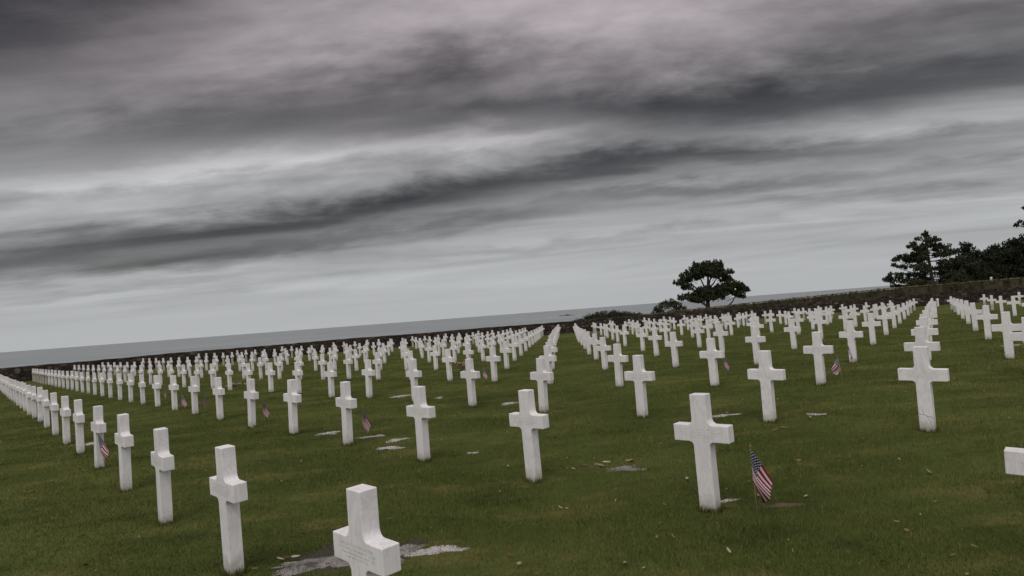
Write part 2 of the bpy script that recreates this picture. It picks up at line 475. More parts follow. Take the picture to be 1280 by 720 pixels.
def islet():
    # low skerry far out, with a patch of broken water to its left
    V = []; F = []
    n = 28
    for i in range(n + 1):
        t = i / n
        h = 11 * math.sin(math.pi * t) ** 0.7 * (0.55 + 0.45 * math.sin(7 * t + 1) ** 2) - 1
        for q, (dy, s) in enumerate(((-30, 0), (-12, 0.8), (0, 1), (14, 0.7), (30, 0))):
            V.append((t * 120 - 60, dy * math.sin(math.pi * t) ** 0.5, h * s if s else -2))
    for i in range(n):
        for q in range(4):
            a = i * 5 + q
            F.append((a, a + 5, a + 6, a + 1))
    ob = mesh_obj('rock_islet', V, F, M['rock'], smooth=False)
    ob.location = (372, 4300, SEA_Z)
    tag(ob, 'low dark rock islet lying out on the grey sea', 'rock')
    V = []; F = []
    for i in range(16):
        t = i / 15
        w = 48 * math.sin(math.pi * t) ** 0.6 * (0.7 + 0.3 * math.sin(i * 2.3))
        V += [(-t * 110, -w, 0), (-t * 110, w, 0)]
    for i in range(15): F.append((2*i, 2*i+1, 2*i+3, 2*i+2))
    f = mesh_obj('surf', V, F, M['white_paint'])
    f.location = (318, 4150, SEA_Z + 0.6)
    tag(f, kind='structure')


islet()

# ------------------------------------------------------------------ puddles and sand on the lawn
PATCHES = []     # (x, y, rx, ry) used to thin the grass


def patch(name, x, y, rx, ry, mat, seed, rot=0.0, lift=0.005, label=None, cat=None, kind='structure', rough=0.35):
    r = random.Random(seed)
    n = 76
    ph = [r.uniform(0, 6.28) for _ in range(5)]
    am = [rough * q for q in (0.55, 0.38, 0.30, 0.22, 0.15)]
    verts = [(x, y, lz(x, y) + lift)]
    for ring in (0.5, 1.0):
        for i in range(n):
            t = i / n * 2 * math.pi
            s = 1 + sum(a * math.sin((q + 2) * t + p) for q, (a, p) in enumerate(zip(am, ph)))
            if ring == 1.0: s *= r.uniform(0.80, 1.16)
            u, v = math.cos(t) * rx * s * ring, math.sin(t) * ry * s * ring
            px = x + u * math.cos(rot) - v * math.sin(rot); py = y + u * math.sin(rot) + v * math.cos(rot)
            verts.append((px, py, lz(px, py) + (lift if ring < 1 else lift * 0.35)))
    F = []
    for i in range(n):
        j = (i + 1) % n
        F.append((0, 1 + i, 1 + j))
        F.append((1 + i, 1 + n + i, 1 + n + j, 1 + j))
    ob = mesh_obj(name, verts, F, mat, smooth=True)
    tag(ob, label, cat, kind=kind)
    PATCHES.append((x, y, rx, ry, rot))
    return ob


# world size from the picture: (x, y, half width, half depth)
patch('mud', -1.52, 5.20, 0.56, 0.30, M['mud'], 9, 0.3, lift=0.003, rough=0.35)
patch('puddle', -1.64, 5.14, 0.40, 0.20, M['puddle'], 1, 0.25, lift=0.009, rough=0.4)
patch('puddle', -1.22, 5.10, 0.26, 0.20, M['puddle'], 2, 0.3, lift=0.010, rough=0.4)
patch('puddle', -0.78, 5.16, 0.22, 0.11, M['sand'], 3, rough=0.5)
for i, (x, y, rx, ry) in enumerate([(-3.61, 11.44, 0.26, 0.20), (-2.60, 10.66, 0.24, 0.17), (-2.10, 10.05, 0.20, 0.17),
                                    (-3.20, 16.42, 0.34, 0.30), (-2.03, 15.29, 0.15, 0.18), (-0.72, 8.67, 0.12, 0.09),
                                    (-0.24, 13.13, 0.30, 0.17), (1.15, 7.10, 0.28, 0.12), (1.80, 5.66, 0.14, 0.06), (-9.09, 12.84, 0.16, 0.22),
                                    (4.33, 9.02, 0.16, 0.09), (12.65, 15.87, 0.50, 0.32), (3.21, 9.72, 0.28, 0.12), (-2.07, 9.44, 0.26, 0.13)]):
    patch('puddle', x, y, rx * 0.85, ry * 0.85, M['sand'] if i not in (7,) else M['puddle'], 20 + i, random.uniform(-0.2, 0.2), rough=0.5)
patch('soil', 2.24, 5.42, 0.15, 0.07, M['soil'], 60, rough=0.6)
patch('soil', -0.05, 6.75, 0.07, 0.05, M['soil'], 61, rough=0.6)
patch('soil', 0.78, 7.32, 0.14, 0.04, M['soil'], 62, rough=0.6)


# ------------------------------------------------------------------ grass
def patch_radius(x, y):
    """1 at the rim of the nearest patch, 0 at its middle"""
    k = np.full(len(x), 9.0)
    for (a, b, rx, ry, rot) in PATCHES:
        c, s = math.cos(-rot), math.sin(-rot)
        dx, dy = x - a, y - b
        u = dx * c - dy * s; v = dx * s + dy * c
        k = np.minimum(k, np.sqrt((u / rx) ** 2 + (v / ry) ** 2))
    return k


def vnoise(x, y, s, seed):
    """cheap smooth value noise"""
    r = np.random.RandomState(seed)
    tab = r.rand(256, 256)
    u, v = x * s + 1000, y * s + 1000
    i, j = np.floor(u).astype(int), np.floor(v).astype(int)
    f, g = u - i, v - j
    f = f * f * (3 - 2 * f); g = g * g * (3 - 2 * g)
    a = tab[i % 256, j % 256]; b = tab[(i + 1) % 256, j % 256]; c = tab[i % 256, (j + 1) % 256]; d = tab[(i + 1) % 256, (j + 1) % 256]
    return (a * (1 - f) + b * f) * (1 - g) + (c * (1 - f) + d * f) * g


def grass(n):
    th = rng.uniform(-0.98, 0.98, n)
    p = 0.42
    r = (rng.uniform(2.6 ** p, 52.0 ** p, n)) ** (1 / p)
    x = r * np.sin(th); y = r * np.cos(th)
    clump = 0.6 * vnoise(x, y, 2.2, 1) + 0.4 * vnoise(x, y, 7.0, 2)
    keep = (y < np.interp(x, [w[0] for w in WALL], [w[1] for w in WALL]) - 0.5) & (rng.rand(n) < np.clip((patch_radius(x, y) - 0.05 + 0.7 * (vnoise(x, y, 9.0, 5) - 0.5)) / 0.95, 0.06, 1) ** 1.3)
    x, y, r, clump = x[keep], y[keep], r[keep], clump[keep]
    # uncut tufts round the feet of the crosses
    ca, sa = math.cos(ARM), math.sin(ARM)
    fx, fy = [], []
    for row in ROWS:
        for (px, py) in row:
            d = math.hypot(px, py)
            if d > 26: continue
            m = int(2600 / max(d, 4))
            e = rng.uniform(0, 1, m); side = rng.randint(0, 4, m); off = np.abs(rng.normal(0, 0.016, m)) + 0.002
            u = np.where(side < 2, (e - 0.5) * 0.17, np.where(side == 2, 0.0755 + off, -0.0755 - off))
            v = np.where(side == 0, -0.056 - off, np.where(side == 1, 0.056 + off, (e - 0.5) * 0.13))
            fx.append(px + u * ca - v * sa); fy.append(py + u * sa + v * ca)
    fx, fy = np.concatenate(fx), np.concatenate(fy)
    foot = np.concatenate([np.zeros(len(x)), np.ones(len(fx))])
    clump = np.concatenate([clump, rng.uniform(0.5, 1.0, len(fx))])
    x, y = np.concatenate([x, fx]), np.concatenate([y, fy]); r = np.hypot(x, y)
    n = len(x)
    z = lawn_z(x, y)
    h = (1 + 0.7 * foot) * (0.016 + 0.024 * clump ** 1.4) * rng.uniform(0.6, 1.35, n) * (1 + np.minimum(r, 40) * 0.006)
    w = 0.0015 * (1 + r * 0.17) * rng.uniform(0.7, 1.3, n)
    a = rng.uniform(0, 2 * math.pi, n)
    lean = rng.uniform(0.1, 0.95, n) * h
    la = rng.uniform(0, 2 * math.pi, n) + 0.0
    V = np.empty((n, 3, 3))
    V[:, 0] = np.stack([x - np.cos(a) * w, y - np.sin(a) * w, z - 0.004], 1)
    V[:, 1] = np.stack([x + np.cos(a) * w, y + np.sin(a) * w, z - 0.004], 1)
    V[:, 2] = np.stack([x + np.cos(la) * lean, y + np.sin(la) * lean, z + h], 1)
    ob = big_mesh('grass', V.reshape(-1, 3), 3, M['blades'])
    tag(ob, kind='stuff')


grass(1100000)


def leaf_litter():
    V = []
    r = random.Random(5)
    for i in range(430):
        th = r.uniform(-0.75, 0.75); d = 3.6 + 27 * r.random() ** 1.7
        if r.random() < 0.35: th = abs(th)
        x, y = d * math.sin(th), d * math.cos(th)
        z = lz(x, y) + r.uniform(0.018, 0.034)
        L = r.uniform(0.012, 0.032) * (1.4 if r.random() < 0.1 else 1); W = L * r.uniform(0.25, 0.6)
        rot = Euler((r.uniform(-0.5, 0.5), r.uniform(-0.5, 0.5), r.uniform(0, 6.3))).to_matrix()
        pts = [(-L, 0, 0.004), (-L * 0.4, -W, 0), (L * 0.4, -W * 0.9, 0), (L, 0, 0.008), (L * 0.4, W, 0.006), (-L * 0.4, W * 0.9, 0.004)]
        for p in pts: V.append(tuple(rot @ Vector(p) + Vector((x, y, z))))
    # bark and twigs lying round the muddy patches
    for (cx, cy, n) in ((0.85, 7.25, 9), (-2.0, 5.1, 6), (1.7, 5.55, 4), (3.5, 8.2, 4)):
        for i in range(n):
            x, y = cx + r.gauss(0, 0.22), cy + r.gauss(0, 0.08)
            z = lz(x, y) + 0.03
            L = r.uniform(0.025, 0.06); W = L * r.uniform(0.12, 0.35)
            rot = Euler((r.uniform(-0.2, 0.2), r.uniform(-0.2, 0.2), r.uniform(-0.5, 0.5))).to_matrix()
            for p in [(-L, 0, 0.004), (-L * 0.5, -W, 0), (L * 0.5, -W * 0.8, 0), (L, 0, 0.006), (L * 0.5, W, 0.006), (-L * 0.5, W, 0.01)]:
                V.append(tuple(rot @ Vector(p) + Vector((x, y, z))))
    ob = big_mesh('fallen_leaves', np.array(V), 6, M['litter'])
    tag(ob, kind='stuff')


leaf_litter()


# ------------------------------------------------------------------ headstone crosses
def cross_outline():
    """half plane outline of a latin cross: height 1.03, arms 0.515 wide, rounded inner corners"""
    H, B, s, W, z0, z1 = 1.03, -0.12, 0.0755, 0.2575, 0.612, 0.760
    r = 0.042
    pts = [(s, B), (s, z0 - r)]
    for i in range(1, 6):
        t = i / 6 * math.pi / 2
        pts.append((s + r - r * math.cos(t), z0 - r + r * math.sin(t)))
    pts += [(s + r, z0), (W, z0), (W, z1), (s + r, z1)]
    r2 = 0.045
    pts[-1] = (s + r2, z1)
    for i in range(1, 6):
        t = i / 6 * math.pi / 2
        pts.append((s + r2 - r2 * math.sin(t), z1 + r2 - r2 * math.cos(t)))
    pts += [(s - 0.001, z1 + r2), (s - 0.002, H)]
    left = [(-x, z) for x, z in reversed(pts)]
    return pts + left


def cross_mesh(depth=0.112, bev=0.006):
    pts = cross_outline()
    bm = bmesh.new()
    fr = [bm.verts.new((x, -depth / 2, z)) for x, z in pts]
    f = bm.faces.new(fr)
    ret = bmesh.ops.extrude_face_region(bm, geom=[f])
    bmesh.ops.translate(bm, verts=[v for v in ret['geom'] if isinstance(v, bmesh.types.BMVert)], vec=(0, depth, 0))
    bmesh.ops.recalc_face_normals(bm, faces=bm.faces[:])
    ed = []
    for e in bm.edges:
        if len(e.link_faces) == 2:
            a = e.calc_face_angle(0)
            if a > 0.6 and not all(v.co.z < -0.1 for v in e.verts): ed.append(e)
    bmesh.ops.bevel(bm, geom=ed, offset=bev, segments=2, affect='EDGES', profile=0.5)
    me = bpy.data.meshes.new('marble_cross')
    bm.to_mesh(me); bm.free()
    me.materials.append(M['marble'])
    return me


CROSS = cross_mesh()
crosses = []
for j, row in enumerate(ROWS):
    for i, (x, y) in enumerate(row):
        crosses.append(dict(row=j, i=i, n=len(row), x=x, y=y, d=math.hypot(x, y)))
near = sorted(crosses, key=lambda c: c['d'])
KEEP = 300
for c in near[:KEEP]: c['own'] = True

WORDS = ['first', 'second', 'third', 'fourth', 'fifth', 'sixth', 'seventh', 'eighth', 'ninth', 'tenth', 'eleventh', 'twelfth',
         'thirteenth', 'fourteenth', 'fifteenth', 'sixteenth', 'seventeenth', 'eighteenth', 'nineteenth', 'twentieth']
TENS = {2: 'twenty', 3: 'thirty', 4: 'forty', 5: 'fifty'}


def ordinal(n):
    if n <= 20: return WORDS[n - 1]
    t, u = divmod(n, 10)
    if u == 0: return {3: 'thirtieth', 4: 'fortieth', 5: 'fiftieth'}[t]
    return TENS[t] + '-' + WORDS[u - 1]


SPECIAL = {
    (0, 0): 'white marble cross cut off by the bottom frame edge beside the big puddle',
    (0, 1): 'large white marble cross left of the big puddle, base at the bottom frame edge',
    (0, 2): 'white marble cross, third from the near end of leftmost row, seen side-on',
    (0, 4): 'white marble cross with a small striped flag leaning at its foot, leftmost row',
    (1, 0): 'marble cross showing only one arm at the right frame edge, nearest on that side',
    (1, 1): 'large white marble cross just left of the big foreground flag',
    (1, 2): 'white marble cross second to the left of the foreground flag, lawn clear around it',
    (1, 3): 'white marble cross standing right of a bright sand patch, third left of the foreground flag',
    (1, 4): 'white marble cross with a furled striped flag planted just right of it',
    (1, 5): 'white marble cross standing left of a sand patch, between two stick flags',
    (2, 0): 'white marble cross with dark cracks across its foot, right side of the lawn',
    (2, 1): 'white marble cross directly above the big foreground flag, one row behind it',
    (2, 2): 'white marble cross at the front of the block right of the central lane',
    (2, 3): 'white marble cross at the front of the file lining the central lane on its left',
    (3, 0): 'marble cross directly behind the one with the cracked foot, its top showing above',
    (3, 1): 'white marble cross just left of the crumpled flag stuck low in the grass',
    (3, 2): 'white marble cross with a tiny stick flag tucked behind its foot',
    (4, 0): 'marble cross showing only an arm at the right edge behind the far-right cross',
    (4, 3): 'white marble cross with a dark furled flag leaning on its stem',
}
INSCRIBED = [(0, 0), (0, 1), (0, 2), (0, 3), (1, 0), (1, 1), (1, 2), (1, 3), (1, 4), (2, 0), (2, 1), (2, 2), (2, 3), (0, 4), (3, 1), (3, 2)]


def inscription_mesh(seed):
    """worn engraved lines, too weathered to read: small raked strokes"""
    r = random.Random(seed)
    V = []; F = []
    def quad(x0, z0, x1, z1, t):
        dx, dz = x1 - x0, z1 - z0
        L = math.hypot(dx, dz) or 1
        nx, nz = -dz / L * t, dx / L * t
        a = len(V)
        for (x, z) in ((x0 - nx, z0 - nz), (x1 - nx, z1 - nz), (x1 + nx, z1 + nz), (x0 + nx, z0 + nz)): V.append((x, -0.0568, z))
        F.append((a, a + 1, a + 2, a + 3))
    for zc, half, hh in ((0.720, 0.165, 0.014), (0.694, 0.19, 0.012), (0.671, 0.17, 0.011), (0.650, 0.11, 0.011)):
        x = -half
        while x < half:
            if r.random() < 0.10: x += 0.005; continue
            w = hh * r.uniform(0.7, 1.0)
            for _ in range(r.choice((1, 2, 2, 3))):
                k = r.choice('vvhdo')
                if k == 'v': q = r.choice((0, w)); quad(x + q, zc - hh / 2, x + q, zc + hh / 2, 0.0011)
                elif k == 'h': q = r.choice((-0.5, 0, 0.5)) * hh; quad(x, zc + q, x + w, zc + q, 0.0009)
                elif k == 'd': quad(x, zc - hh / 2, x + w, zc + hh / 2, 0.001)
                else: quad(x, zc + hh / 2, x + w, zc - hh / 2, 0.001)
            x += w + hh * 0.35
    me = bpy.data.meshes.new('inscription')
    me.from_pydata(V, [], F)
    me.materials.append(M['engraved'])
    return me


ROWNAME = ['leftmost long row', 'second long row from the left', 'third long row from the left']
far_v = []; far_f = []
src = CROSS
sv = np.array([v.co[:] for v in src.vertices]); sf = [tuple(p.vertices) for p in src.polygons]
proto = None
rr = random.Random(77)
for c in crosses:
    j, i, x, y = c['row'], c['i'], c['x'], c['y']
    rot = Euler((R(rr.gauss(0, 0.5)), R(rr.gauss(0, 0.55)), ARM + R(rr.gauss(0, 1.3))))
    z = lz(x, y) + rr.uniform(-0.012, 0.006)
    if c.get('own'):
        if proto is None:
            proto = bpy.data.objects.new('marble_cross', CROSS); o = proto
        else:
            o = proto.copy()
        col.objects.link(o)
        o.location = (x, y, z); o.rotation_euler = rot
        if (j, i) in SPECIAL: lab = SPECIAL[(j, i)]
        elif j < 3: lab = 'white marble cross, %s from near end of the %s' % (ordinal(i + 1), ROWNAME[j])
        else: lab = 'white marble cross, %s from right end of %s row back' % (ordinal(i + 1), ordinal(j + 1))
        tag(o, lab, 'grave marker', 'white crosses in ranks on the lawn')
        if (j, i) in INSCRIBED:
            t = bpy.data.objects.new('inscription', inscription_mesh(j * 50 + i))
            col.objects.link(t); t.parent = o
        if (j, i) == (2, 0):                               # the cracked foot
            V, F = [], []
            for pl in ([(-0.076, 0.215), (-0.045, 0.203), (-0.02, 0.210), (0.01, 0.188), (0.04, 0.182), (0.076, 0.172)],
                       [(-0.02, 0.210), (-0.03, 0.27), (0.0, 0.33), (0.03, 0.40), (0.055, 0.44)],
                       [(0.01, 0.188), (0.03, 0.15), (0.05, 0.09), (0.068, 0.05)]):
                for (x0, z0), (x1, z1) in zip(pl[:-1], pl[1:]):
                    a = len(V); w0 = 0.0028
                    V += [(x0, -0.0568, z0 - w0), (x1, -0.0568, z1 - w0), (x1 + w0, -0.0568, z1 + w0), (x0 + w0, -0.0568, z0 + w0)]
                    F.append((a, a + 1, a + 2, a + 3))
            t = mesh_obj('crack', V, F, M['crack'], o)
    else:
        mt = np.array(rot.to_matrix())
        a = len(far_v)
        far_v.extend((sv @ mt.T + np.array([x, y, z])).tolist())
        far_f.extend([tuple(q + a for q in f) for f in sf])
o = mesh_obj('distant_crosses', far_v, far_f, M['marble'])
tag(o, 'farthest ranks of tiny white crosses massed in front of the stone wall', 'grave markers', kind='stuff')


# ------------------------------------------------------------------ stick flags and flowers
def tube(p0, p1, r0, r1, n=8):
    p0, p1 = Vector(p0), Vector(p1)
    d = (p1 - p0).normalized()
    a = d.orthogonal().normalized(); b = d.cross(a)
    V = []
    for p, r in ((p0, r0), (p1, r1)):
        for i in range(n):
            t = 2 * math.pi * i / n
            V.append(p + a * math.cos(t) * r + b * math.sin(t) * r)
    F = [(i, (i + 1) % n, n + (i + 1) % n, n + i) for i in range(n)] + [tuple(range(n))[::-1], tuple(range(n, 2 * n))]
    return V, F


def stick_flag(x, y, size, yaw, label, seed, spread=1.0, lean=(0.0, 0.0), drop=1.0):
    """small hand flag on a wooden stick; cloth hangs limp from its hoist"""
    r = random.Random(seed)
    z = lz(x, y)
    root = empty('stick_flag', (x, y, z), yaw)
    root.rotation_euler = (lean[0], lean[1], yaw)
    root.scale = (size, size, size)
    tag(root, label, 'flag', 'small flags planted beside the crosses')
    V, F = tube((0, 0.006, -0.08), (0, 0.006, 0.60), 0.0034, 0.0028)
    mesh_obj('stick', V, F, M['stick'], root, smooth=True)
    bm = bmesh.new()
    bmesh.ops.create_cone(bm, cap_ends=True, segments=8, radius1=0.008, radius2=0.001, depth=0.03, matrix=Matrix.Translation((0, 0, 0.617)))
    bm_obj('finial', bm, M['gilt'], root, smooth=True)
    NS, NT = 30, 34
    ht, hb = Vector((-0.006, -0.001, 0.590)), Vector((-0.016, -0.003, 0.325))
    ft = Vector((0.180 * spread, 0.01, 0.285 if drop > 0.6 else 0.40))
    fb = Vector((0.085 * spread - 0.02, -0.01, 0.120 if drop > 0.6 else 0.24))
    V = []; U = []; F = []
    ph = r.uniform(-0.5, 0.5)
    for a in range(NS + 1):
        s = a / NS
        for b in range(NT + 1):
            t = b / NT
            p = ht.lerp(hb, s).lerp(ft.lerp(fb, s), t)
            f1 = math.sin(5.2 * s + 2.4 * t + ph) * (0.25 + 0.75 * s)
            f2 = math.sin(11.0 * s - 3.0 * t + 2 * ph)
            env = min(1.0, t * 3.0)
            p.y -= 0.004; p.y += env * (0.034 * f1 + 0.010 * f2)
            p.x += env * (0.012 * math.cos(5.2 * s + 2.4 * t + ph) - 0.016 * math.sin(math.pi * s) * (1 - t)) * spread
            p.z -= 0.020 * math.sin(math.pi * t) * (0.4 + s)
            V.append(tuple(p)); U.append((t, s))
    w = NT + 1
    for a in range(NS):
        for b in range(NT):
            q = a * w + b
            F.append((q, q + 1, q + w + 1, q + w))
    cl = mesh_obj('flag_cloth', V, F, M['flag'], root, smooth=True, uvs=U)
    md = cl.modifiers.new('thickness', 'SOLIDIFY'); md.thickness = 0.0012
    return root


stick_flag(1.90, 5.13, 1.0, R(8), 'large limp stick flag in the foreground right of the big cross', 1, 1.0, (R(2), R(-2)))
stick_flag(-6.80, 9.93, 1.0, R(-10), 'striped stick flag at the foot of a cross in the leftmost row', 2, 0.9, (R(4), R(-6)), 0.8)
stick_flag(-2.63, 10.16, 0.92, R(10), 'furled stick flag beside a sand patch, left of the middle crosses', 3, 0.75)
stick_flag(-5.51, 13.14, 0.92, R(5), 'striped stick flag just right of a cross, fifth gap of the second row', 4, 0.75, (0, R(-3)))
stick_flag(-8.48, 16.41, 0.9, R(160), 'small stick flag leaning left, middle of three in the second row', 5, 0.7, (0, R(-5)))
stick_flag(-9.36, 16.91, 0.95, R(0), 'pale pink stick flag between two crosses of the second row', 6, 0.9)
stick_flag(-11.95, 20.55, 0.82, R(20), 'tiny faded stick flag, leftmost of those behind the second row', 7, 0.4)
stick_flag(6.04, 11.41, 0.88, R(185), 'crumpled stick flag spread wide on a tall bare stick, right of centre', 8, 1.3, (R(4), R(5)), 0.35)
stick_flag(4.77, 14.10, 0.85, R(10), 'tiny stick flag showing behind the foot of a cross right of centre', 9, 0.8)
stick_flag(-0.99, 17.25, 0.9, R(-10), 'white and red stick flag close to a cross left of the central lane', 10, 0.8)
stick_flag(7.93, 14.50, 0.85, R(30), 'dark furled stick flag leaning on a cross stem, right of centre', 11, 0.35, (R(-4), R(-6)))
stick_flag(18.55, 24.75, 0.85, R(20), 'small pink-red stick flag at the edge of the far right lane', 12, 0.7)


def bouquet(x, y, h, n, petal, label, seed, spread):
    r = random.Random(seed)
    root = empty('bouquet', (x, y, lz(x, y)))
    tag(root, label, 'flowers')
    SV, SF, PV = [], [], []
    for i in range(n):
        tx, ty, tz = r.gauss(0, spread), r.gauss(0, spread * 0.6), h * r.uniform(0.6, 1.0)
        V, F = tube((r.gauss(0, 0.015), r.gauss(0, 0.015), 0), (tx, ty, tz), 0.004, 0.003, 5)
        a = len(SV); SV += V; SF += [tuple(q + a for q in f) for f in F]
        for k in range(9):
            d = Vector((r.gauss(0, 1), r.gauss(0, 1), r.gauss(0.3, 1))).normalized()
            u = d.orthogonal().normalized() * 0.022; v = d.cross(u)
            c = Vector((tx, ty, tz)) + d * 0.022
            PV += [tuple(c - u), tuple(c - v * 0.8 + d * 0.006), tuple(c + u), tuple(c + v * 0.8 + d * 0.006)]
    mesh_obj('stems', SV, SF, M['stem_green'], root)
    big_mesh('blossoms', np.array(PV), 4, petal, root)
    return root


bouquet(-2.05, 22.3, 0.42, 16, M['petal_red'], 'red and white flowers standing behind a cross left of the central lane', 1, 0.09)
bouquet(-11.71, 25.1, 0.16, 18, M['petal_pink'], 'low spray of pink flowers lying on the grass among the left crosses', 2, 0.22)

# ------------------------------------------------------------------ stone wall with hedge along its top
def offset_line(pts, d):
    out = []
    for i, p in enumerate(pts):
        a = Vector(pts[max(0, i - 1)]); b = Vector(pts[min(len(pts) - 1, i + 1)])
        t = (b - a).normalized(); nrm = Vector((-t.y, t.x))
        out.append((p[0] + nrm.x * d, p[1] + nrm.y * d))
    return out


def resample(pts, step):
    out = []
    for a, b in zip(pts[:-1], pts[1:]):
        n = max(1, int(math.dist(a, b) / step))
        for i in range(n): out.append((a[0] + (b[0] - a[0]) * i / n, a[1] + (b[1] - a[1]) * i / n))
    out.append(pts[-1])
    return out


def stone_wall():
    line = resample(WALL, 0.45)
    V = []; F = []
    r = random.Random(4)
    back = offset_line(line, 0.55)
    prof = 6
    for i, (p, q) in enumerate(zip(line, back)):
        z0 = gz(*p)
        top = 1.20 + 0.02 * math.sin(i * 0.21) + r.uniform(-0.02, 0.02)
        for (t, zz, j) in ((0, -0.2, 0), (0, top * 0.35, 0.05), (0, top * 0.7, 0.05), (0.05, top, 0.03), (0.95, top + 0.02, 0.03), (1.0, -0.2, 0)):
            V.append((p[0] + (q[0] - p[0]) * t + r.uniform(-j, j), p[1] + (q[1] - p[1]) * t + r.uniform(-j, j), z0 + zz))
    for i in range(len(line) - 1):
        for k in range(prof - 1):
            a = i * prof + k
            F.append((a, a + prof, a + prof + 1, a + 1))
    F.append(tuple(range(prof))); F.append(tuple(range((len(line) - 1) * prof, len(line) * prof))[::-1])
    o = mesh_obj('stone_wall', V, F, M['stone'])
    tag(o, 'long low dark dry stone wall closing the far side of the cemetery lawn', 'wall')


stone_wall()


def leaf_quads(centres, radii, n, size, r, flat=1.0, upbias=0.0):
    """n leaf-sized quads scattered through ellipsoids"""
    C = np.repeat(np.asarray(centres), n, axis=0)
    Rr = np.repeat(np.asarray(radii).reshape(-1, 1), n, axis=0)
    m = len(C)
    d = r.normal(size=(m, 3)); d /= np.linalg.norm(d, axis=1, keepdims=True)
    rad = r.rand(m, 1) ** 0.45
    P = C + d * rad * Rr * np.array([1, 1, flat])
    u = r.normal(size=(m, 3)); u[:, 2] += upbias * np.sign(r.rand(m) - 0.1) * 2
    u /= np.linalg.norm(u, axis=1, keepdims=True)
    w = np.cross(u, r.normal(size=(m, 3))); w /= np.linalg.norm(w, axis=1, keepdims=True) + 1e-9
    s = size * r.uniform(0.6, 1.4, (m, 1))
    V = np.empty((m, 4, 3))
    V[:, 0] = P - u * s; V[:, 1] = P - w * s * 0.42; V[:, 2] = P + u * s; V[:, 3] = P + w * s * 0.42
    return V.reshape(-1, 3)


def hedge():
    line = offset_line(resample([p for p in [(13.0, 61.5)] + WALL[6:]], 0.30), 0.95)
    r = np.random.RandomState(8)
    root = empty('hedge', (line[0][0], line[0][1], gz(*line[0])))
    tag(root, 'clipped brown-green hedge rising above the stone wall towards the right', 'hedge')
    cs, tops, trunk = [], [], []
    ox, oy, oz = root.location
    for (x, y) in line:
        t = min(1, max(0, (x - 13.0) / 25.0))
        h = 1.26 + 0.74 * t ** 0.9
        z0 = gz(x, y)
        for k in range(16):
            cs.append((x - ox + r.normal(0, 0.13), y - oy + r.uniform(-0.4, 0.4), z0 - oz + r.uniform(0.25, h - 0.10)))
        for k in range(7):
            tops.append((x - ox + r.normal(0, 0.13), y - oy + r.uniform(-0.46, 0.46), z0 - oz + h + r.normal(0, 0.018) - 0.05))
    # twiggy core under the leaves
    core = []
    fr_, bk_ = offset_line(line, -0.34), offset_line(line, 0.34)
    for i in range(len(line) - 1):
        def lift(p, f):
            t = min(1, max(0, (p[0] - 13.0) / 25.0))
            return (p[0] - ox, p[1] - oy, gz(*p) - oz + (f * (1.26 + 0.74 * t ** 0.9 - 0.16)))
        a, b, c, d = fr_[i], fr_[i + 1], bk_[i + 1], bk_[i]
        core += [lift(a, 0), lift(b, 0), lift(b, 1), lift(a, 1), lift(a, 1), lift(b, 1), lift(c, 1), lift(d, 1), lift(d, 0), lift(d, 1), lift(c, 1), lift(c, 0)]
    big_mesh('hedge_body', np.concatenate([leaf_quads(cs, np.full(len(cs), 0.2), 14, 0.085, r), np.array(core)]), 4, M['hedge'], root)
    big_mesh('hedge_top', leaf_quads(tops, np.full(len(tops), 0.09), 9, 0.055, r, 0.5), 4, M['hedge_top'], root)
    SV, SF = [], []
    for (x, y) in line[::3]:
        t = min(1, max(0, (x - 13.0) / 25.0)); h = 1.1 + 0.7 * t
        V, F = tube((x - ox, y - oy, gz(x, y) - oz - 0.1), (x - ox + r.normal(0, .1), y - oy + r.normal(0, .1), gz(x, y) - oz + h - 0.2), 0.04, 0.015, 5)
        a = len(SV); SV += V; SF += [tuple(q + a for q in f) for f in F]
    mesh_obj('stems', SV, SF, M['bark'], root)


hedge()


def shrub(x, y, w, dpt, h, label, mat, seed, n=90, size=0.1, name='shrub'):
    """low bush: branching stems and a domed crown of leaves"""
    r = np.random.RandomState(seed)
    root = empty(name, (x, y, gz(x, y)))
    tag(root, label, 'shrub')
    cs, rad = [], []
    while len(cs) < n:
        u, v = r.uniform(-1, 1), r.uniform(-1, 1)
        if u * u + v * v > 1: continue
        top = h * (1 - 0.75 * (u * u + v * v)) * (0.82 + 0.3 * vn(u * 3, v * 3, seed))
        cs.append((u * w / 2, v * dpt / 2, top * r.uniform(0.35, 1.0) ** 0.5)); rad.append(0.16 * h ** 0.5 + 0.12)
    big_mesh('crown', leaf_quads(cs, np.array(rad), 60, size, r, 0.75, 0.4), 4, mat, root)
    SV, SF = [], []
    for c in cs[::4]:
        V, F = tube((c[0] * 0.3, c[1] * 0.3, -0.1), c, 0.045, 0.012, 5)
        a = len(SV); SV += V; SF += [tuple(q + a for q in f) for f in F]
    mesh_obj('stems', SV, SF, M['bark'], root)
    return root


def vn(x, y, seed):
    return float(vnoise(np.array([x]), np.array([y]), 1.0, seed)[0])


